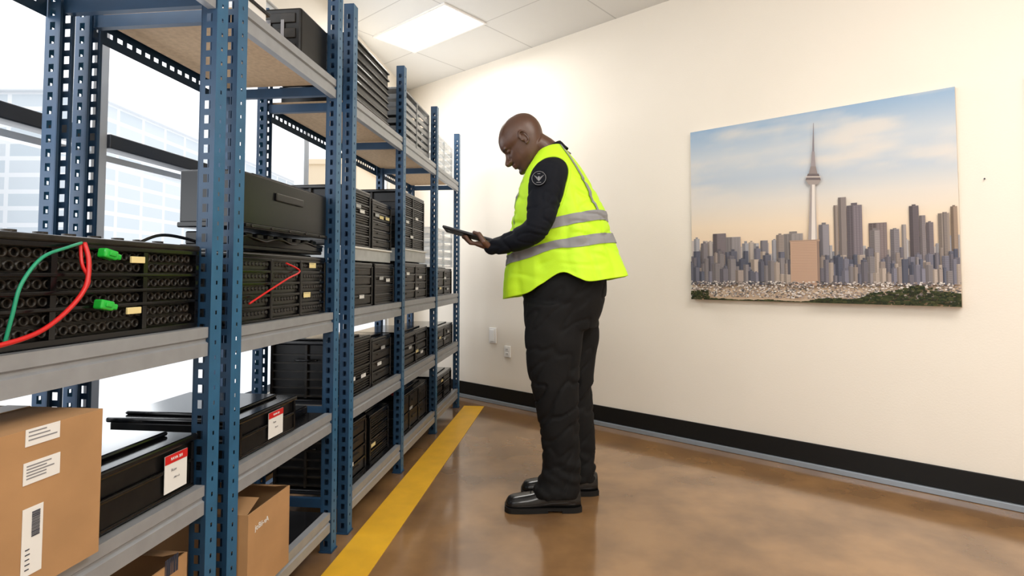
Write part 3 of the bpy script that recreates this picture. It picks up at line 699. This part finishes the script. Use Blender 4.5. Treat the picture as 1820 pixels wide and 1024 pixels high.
def leg(l,dy):
    P_=[]
    for px,py,rx,ry in l:
        c=mp(px,py,dy); P_.append((*c,rx*(MY+dy)/F,ry))
    rings=[]
    for cx,cy,cz,rx,ry in sm(P_,5):
        rings.append([Vector((cx+rx*math.cos(2*math.pi*k/32),cy+ry*math.sin(2*math.pi*k/32),cz)) for k in range(32)])
    b.loft(rings)
leg([(990,540,54,.092),(984,600,51,.092),(984,650,47,.088),(988,700,41,.083),(994,760,36,.076),(998,815,33,.072),(995,845,35,.076),(989,868,40,.080),(987,880,40,.080)],-.088)
leg([(1012,540,54,.09),(1013,600,51,.09),(1013,650,44,.085),(1017,700,37,.08),(1023,760,33,.073),(1027,810,30,.068),(1025,834,33,.074),(1022,855,36,.076)],.10)
def tdisp(p,n):
    a=noise.noise(Vector((p.x*7+p.z*8,p.y*8,p.z*9)))
    low=max(0,min(1,(.30-p.z)/.16))
    c=noise.noise(Vector((p.x*12,p.y*12,p.z*30+p.x*12)))
    s1=abs(noise.noise(Vector((p.x*9,p.y*8,p.z*13-p.x*12)))); kn=max(.4,1-abs(p.z-.5)/.3)
    return .005*a+.013*c*low-.014*kn*max(0,.15-s1)/.15
tr=remesh('trousers',b,.008,M['pants'],per,4,tdisp)
def shoe(px0,px1,dy):
    Yc=MY+dy; fl=905 if dy<0 else 882
    x0=at_y(px0,fl-6,Yc).x; x1=at_y(px1,fl-6,Yc).x; Ln=x1-x0
    sec=[(0.0,.018,.036),(.03,.036,.052),(.08,.046,.062),(.2,.050,.070),(.36,.048,.078),(.5,.043,.092),(.62,.042,.108),(.78,.043,.118),(.92,.040,.112),(1,.026,.095)]
    b=MB(); rings=[]
    for u,w,h in sm(sec,4):
        x=x0+.004+u*(Ln-.008); ring=[]
        for k in range(24):
            a=2*math.pi*k/24; cy,sz=math.cos(a),math.sin(a)
            y=Yc+w*math.copysign(abs(cy)**.75,cy); z=.020+(h-.020)*max(0,sz)**.8 if sz>0 else .020
            ring.append(Vector((x,y,z)))
        rings.append(ring)
    b.loft(rings); sh=pbuild(b,'shoe',M['shoe'])
    b=MB(); ss=sm(sec,4); out=[(x0+u*Ln,Yc+w+.005) for u,w,h in ss]+[(x0+u*Ln,Yc-w-.005) for u,w,h in ss[::-1]]
    b.prism(out,.011,.024,axis='z')
    for lo,hi in ((0,.58),(.72,1.01)):
        s_=[(u,w) for u,w,h in ss if lo<=u<=hi]; o2=[(x0+u*Ln,Yc+w+.004) for u,w in s_]+[(x0+u*Ln,Yc-w-.004) for u,w in s_[::-1]]; b.prism(o2,.0008,.0112,axis='z')
    pbuild(b,'sole',M['sole'],sh)
    for k in range(4):
        u=.34+.055*k; hh=.078+.010*k; b=MB(); b.tube([(x0+u*Ln,Yc-.03,hh-.014),(x0+u*Ln,Yc,hh+.001),(x0+u*Ln,Yc+.03,hh-.014)],.003,8); pbuild(b,'lace',M['sole'],sh)
shoe(897,1033,-.088); shoe(926,1063,.10)
# body
b=MB()
TAU=R(41); hc=mp(930,251,0); hy=R(6)
fw=Vector((-math.cos(TAU)*math.cos(hy),math.cos(TAU)*math.sin(hy),-math.sin(TAU)))
lf=Vector((-math.sin(hy),-math.cos(hy),0)); up=fw.cross(lf)
if up.z<0: up=-up
HX,HZ=1.13,1.08
def hp(x,y,z): return hc+fw*((x+.008)*HX)+lf*(y*1.06)+up*((z-.117)*HZ)
HT_=[(0.0,.070,.010,.016),(.006,.081,-.012,.030),(.018,.088,-.036,.044),(.034,.085,-.052,.053),(.048,.088,-.062,.059),(.062,.089,-.073,.063),(.078,.087,-.085,.066),(.10,.083,-.098,.0695),(.118,.079,-.105,.072),(.134,.087,-.109,.0745),(.155,.087,-.110,.0765),(.18,.077,-.105,.075),(.20,.060,-.093,.068),(.216,.040,-.074,.055),(.228,.014,-.047,.036),(.234,-.010,-.028,.012)]
rings=[]
for z,xf,xb,w in sm(HT_,4):
    c=(xf+xb)/2; h=(xf-xb)/2; ring=[]
    for k in range(48):
        a=2*math.pi*k/48; ca,sa=math.cos(a),math.sin(a)
        x=c+h*math.copysign(abs(ca)**.92,ca); y=w*math.copysign(abs(sa)**.92,sa)
        if ca>0: y*=1-.2*ca*max(0,min(1,(.125-z)/.07))
        if ca>0: x-=.007*math.exp(-((z-.117)/.012)**2-((abs(y)-.032)/.016)**2)
        ring.append(hp(x,y,z))
    rings.append(ring)
b.loft(rings)
hm=Matrix.Translation(hc)@Matrix((fw,lf,up)).transposed().to_4x4()
def he(x,y,z,rx,ry,rz,rot=None): b.ell(((x+.008)*HX,y*1.06,(z-.117)*HZ),(rx,ry,rz),m=hm,rot=rot)
nose=sm([(.080,.126,.006,.008),(.088,.108,.008,.010),(.099,.093,.011,.014),(.105,.084,.0130,.018),(.090,.077,.010,.017)],4)
b.tube([hp(x,0,z) for x,z,_,_ in nose],[(q1,q2) for _,_,q1,q2 in nose],16,rnd=True,up=tuple(fw))
for s in (-1,1):
    he(.089,s*.015,.082,.012,.009,.0085)
    he(.064,s*.031,.117,.0130,.0145,.010)
    he(.070,s*.029,.134,.011,.024,.0065)
    ec=(-.012,s*.075,.108); pts=[]
    for k in range(15):
        a=R(-75)+k/14*R(290); pts.append(hp(ec[0]-.016*math.sin(a)-.004,ec[1]+s*(.007+.004*math.sin(a)),ec[2]+.003+.028*math.cos(a)))
    b.tube(pts,[.0046]*15,10,rnd=True)
    he(ec[0],ec[1]+s*.001,ec[2],.013,.006,.022); he(ec[0]+.004,ec[1]+s*.004,ec[2]-.024,.0065,.0055,.009); he(ec[0]+.012,ec[1]+s*.004,ec[2],.004,.005,.007)
he(.087,0,.060,.012,.025,.0070); he(.086,0,.0495,.012,.022,.0075); he(.080,0,.018,.016,.022,.015)
nk=[mp(1000,292,0),mp(985,280,0),mp(966,264,0),hp(-.040,0,.07)]
b.tube(nk,[.066,.061,.059,.058],24)
b.tube([mp(1000,540,0),mp(992,450,0),mp(985,350,0),mp(990,310,0)],[(.12,.12),(.13,.14),(.11,.13),(.07,.09)],24)
b.tube([mp(995,306,-.05),SH,EL,mp(920,426,-.19),WR],[.045,.05,.04,.032,.027],16); b.tube([mp(995,306,.05),mp(1000,320,.15),mp(960,406,.2),mp(920,426,.15),mp(876,437,.085)],[.045,.05,.038,.03,.026],16)
b.tube([mp(996,530,-.07),mp(987,690,-.088),mp(998,860,-.088)],[.085,.052,.030],16); b.tube([mp(1008,530,.07),mp(1016,690,.1),mp(1027,838,.1)],[.085,.050,.028],16)
for dy,xa,xb in ((-.088,1000,925),(.10,1032,960)):
    A_=at_y(xa,880,MY+dy); B2=at_y(xb,880,MY+dy); A_.z=.052; B2.z=.042
    b.tube([A_+Vector((0,0,.06)),A_,B2],[(.028,.028),(.026,.03),(.010,.026)],12,rnd=True)
tl=mp(790,406,-.03); tr_=mp(880,431,-.03); c_=(tl+tr_)/2; ang=math.atan2(tr_.z-tl.z,tr_.x-tl.x)
def tabz(x): return tl.z+(x-tl.x)*math.tan(ang)
def hand(s):
    c0=-.03
    def q_(px,py,d): return mp(px,py,c0+s*d)
    b.tube([q_(884,438.5,-.103),q_(873,439,-.099),q_(862,437,-.087),q_(850,433.5,-.076)],[(.022,.027),(.018,.031),(.0155,.038),(.0130,.040)],20,rnd=True,up=(0,0,1))
    lens=[(.036,.026),(.041,.029),(.038,.027),(.030,.022)]
    for i in range(4):
        d=-.106+i*.0205; st=q_(851,433.5,d); l1,l2_=lens[i]
        d1=Vector((-.93,s*.25,.10)).normalized(); p1=st+d1*l1
        p2=p1+Vector((-.80,s*.40,0)).normalized()*l2_; p2.z=tabz(p2.x)-.0155
        p3=p2+Vector((-.45,s*.6,0)).normalized()*.012; p3.z=tabz(p3.x)-.0145
        b.tube([st,st+d1*l1*.5,p1,(p1+p2)/2+Vector((0,0,-.003)),p2,p3],[.0098,.0092,.0097,.0087,.0087,.0079],12,rnd=True)
    t1=q_(868,437,-.122); t2=q_(860,430,-.136); t3=q_(851,423,-.128); t4=q_(843,419,-.108); t3.z=tabz(t3.x)+.012; t4.z=tabz(t4.x)+.0135
    b.tube([t1,t2,t3,t4],[.0150,.0130,.0110,.0094],12,rnd=True)
hand(1); hand(-1)
body=remesh('body',b,.0034,M['skin'],per,3,None,.5)
me=body.data; att=me.color_attributes.new('Col','FLOAT_COLOR','POINT')
hmi=hm.inverted(); base=Vector((.110,.050,.029))
def soft(v,lo,hi,e): return max(0,min(1,(v-lo)/e+.5))*max(0,min(1,(hi-v)/e+.5))
for v in me.vertices:
    p=hmi@(v.co+PL); x=p.x/HX-.008; y=p.y/1.06; z=p.z/HZ+.117; c=base*(1+.12*noise.noise(v.co*14))
    if -.05<z<.26 and abs(y)<.11 and abs(x)<.13:
        if x<.045: c=c*(.80 if z>.16 else .9)
        if x>.0: 
            k=soft(z,-.02,.055,.03)*soft(x,.02,1,.04)*.35; c=c.lerp(Vector((.03,.018,.013)),k)
        if x>.06:
            k=soft(z,.045,.065,.004)*soft(abs(y),-1,.024,.006)*soft(x,.082,1,.004); c=c.lerp(Vector((.12,.045,.035)),k*.7)
            k=soft(abs(y),-1,.027,.008)*max(soft(z,.066,.0735,.004),.8*soft(z,.008,.040,.008)); c=c.lerp(Vector((.018,.011,.008)),k*.65)
            k=soft(abs(y),.013,.045,.004)*soft(z,.1315,.138,.003); c=c.lerp(Vector((.012,.007,.005)),k*.85)
            k=soft(abs(y),.021,.042,.003)*soft(z,.1095,.1125,.002); c=c.lerp(Vector((.01,.006,.005)),k*.9)
    att.data[v.index].color=(c.x,c.y,c.z,1)
# shoulder patch
pc_=mp(958,317,-.266); nrm=Vector((-.22,-1,.12)).normalized(); ex=Vector((0,0,1)).cross(nrm).normalized(); ex=-ex if ex.x<0 else ex; ez=nrm.cross(ex); ez=-ez if ez.z<0 else ez
pmx=Matrix.Translation(pc_-PL)@Matrix((ex,-nrm,ez)).transposed().to_4x4()
b=MB(); b.tube([(0,.02,0),(0,-.001,0),(0,-.003,0)],[.033,.033,.031],28,mi=0)
for k in range(28):
    a0_,a1_=2*math.pi*k/28,2*math.pi*(k+1)/28
    b.face([(.0305*math.cos(a0_),-.0042,.0305*math.sin(a0_)),(.0305*math.cos(a1_),-.0042,.0305*math.sin(a1_)),(.0290*math.cos(a1_),-.0042,.0290*math.sin(a1_)),(.0290*math.cos(a0_),-.0042,.0290*math.sin(a0_))],1)
for s in (-1,1):
    for k in range(4):
        x0=s*.003; x1=s*(.021-k*.004); z0=.002-k*.0035; z1=.013-k*.005
        b.face([(x0,-.0046,z0),(x1,-.0046,z1),(x1,-.0046,z1-.0020),(x0,-.0046,z0-.0020)],1)
b.box(-.003,.003,-.0049,-.0044,-.012,.008,1); b.box(-.010,.010,-.0049,-.0044,-.020,-.0180,1); b.box(-.006,.006,-.0049,-.0044,.018,.020,1)
o=b.build('shoulder_patch',[M['shirt'],M['refl']],shirt); o.matrix_local=pmx
tb=thing('tablet','dark tablet computer held in both hands of the person in the vest','tablet',c_); tb.rotation_euler=(R(-3),-ang,0)
hl=(tr_-tl).length/2
MB().box(-hl,hl,-.088,.088,-.007,.0045,bev=.004).build('case',mat('tablet_case',(.012,.014,.02),.4),tb)
MB().box(-hl+.008,hl-.008,-.08,.08,.0046,.0056).build('screen',mat('tablet_screen',(.05,.07,.1),.1,emis=(.3,.4,.5),es=.3),tb)
MB().tube([(-hl+.03,-.05,-.0065),(-hl+.03,-.05,-.0085)],.008,14).build('camera_lens',M['gloss'],tb)
# ------------------------------------------------------------ light
w=bpy.data.worlds.new('world'); SC.world=w; w.use_nodes=True; bg=w.node_tree.nodes['Background']; bg.inputs[0].default_value=(.97,.98,1,1); bg.inputs[1].default_value=1.5
def area(name,loc,target,sx_,sy_,pw,col):
    l=bpy.data.lights.new(name,'AREA'); l.shape='RECTANGLE'; l.size=sx_; l.size_y=sy_; l.energy=pw; l.color=col
    o=bpy.data.objects.new(name,l); COL.objects.link(o); o.location=loc; o.rotation_euler=(Vector(target)-Vector(loc)).to_track_quat('-Z','Y').to_euler(); return o
p=sp(1.5,WW+.3,1.6); q2=sp(2.2,0,.9); area('window_daylight',p,q2,4.5,1.8,85,(.94,.97,1))
area('ceiling_lamp_1',(ctr.x,ctr.y,CEIL-.05),(ctr.x,ctr.y,0),.75,.38,19,(1,.97,.92))
area('fill_light_2',(1.5,.7,CEIL-.05),(1.7,.9,0),1.6,1.2,60,(1,.96,.90))  # added overall fill light, no visible fixture here
area('fill_light_3',(.2,-1.2,CEIL-.05),(.4,1.5,.6),1.6,1.2,60,(1,.97,.92))  # another added fill, out of view behind the camera
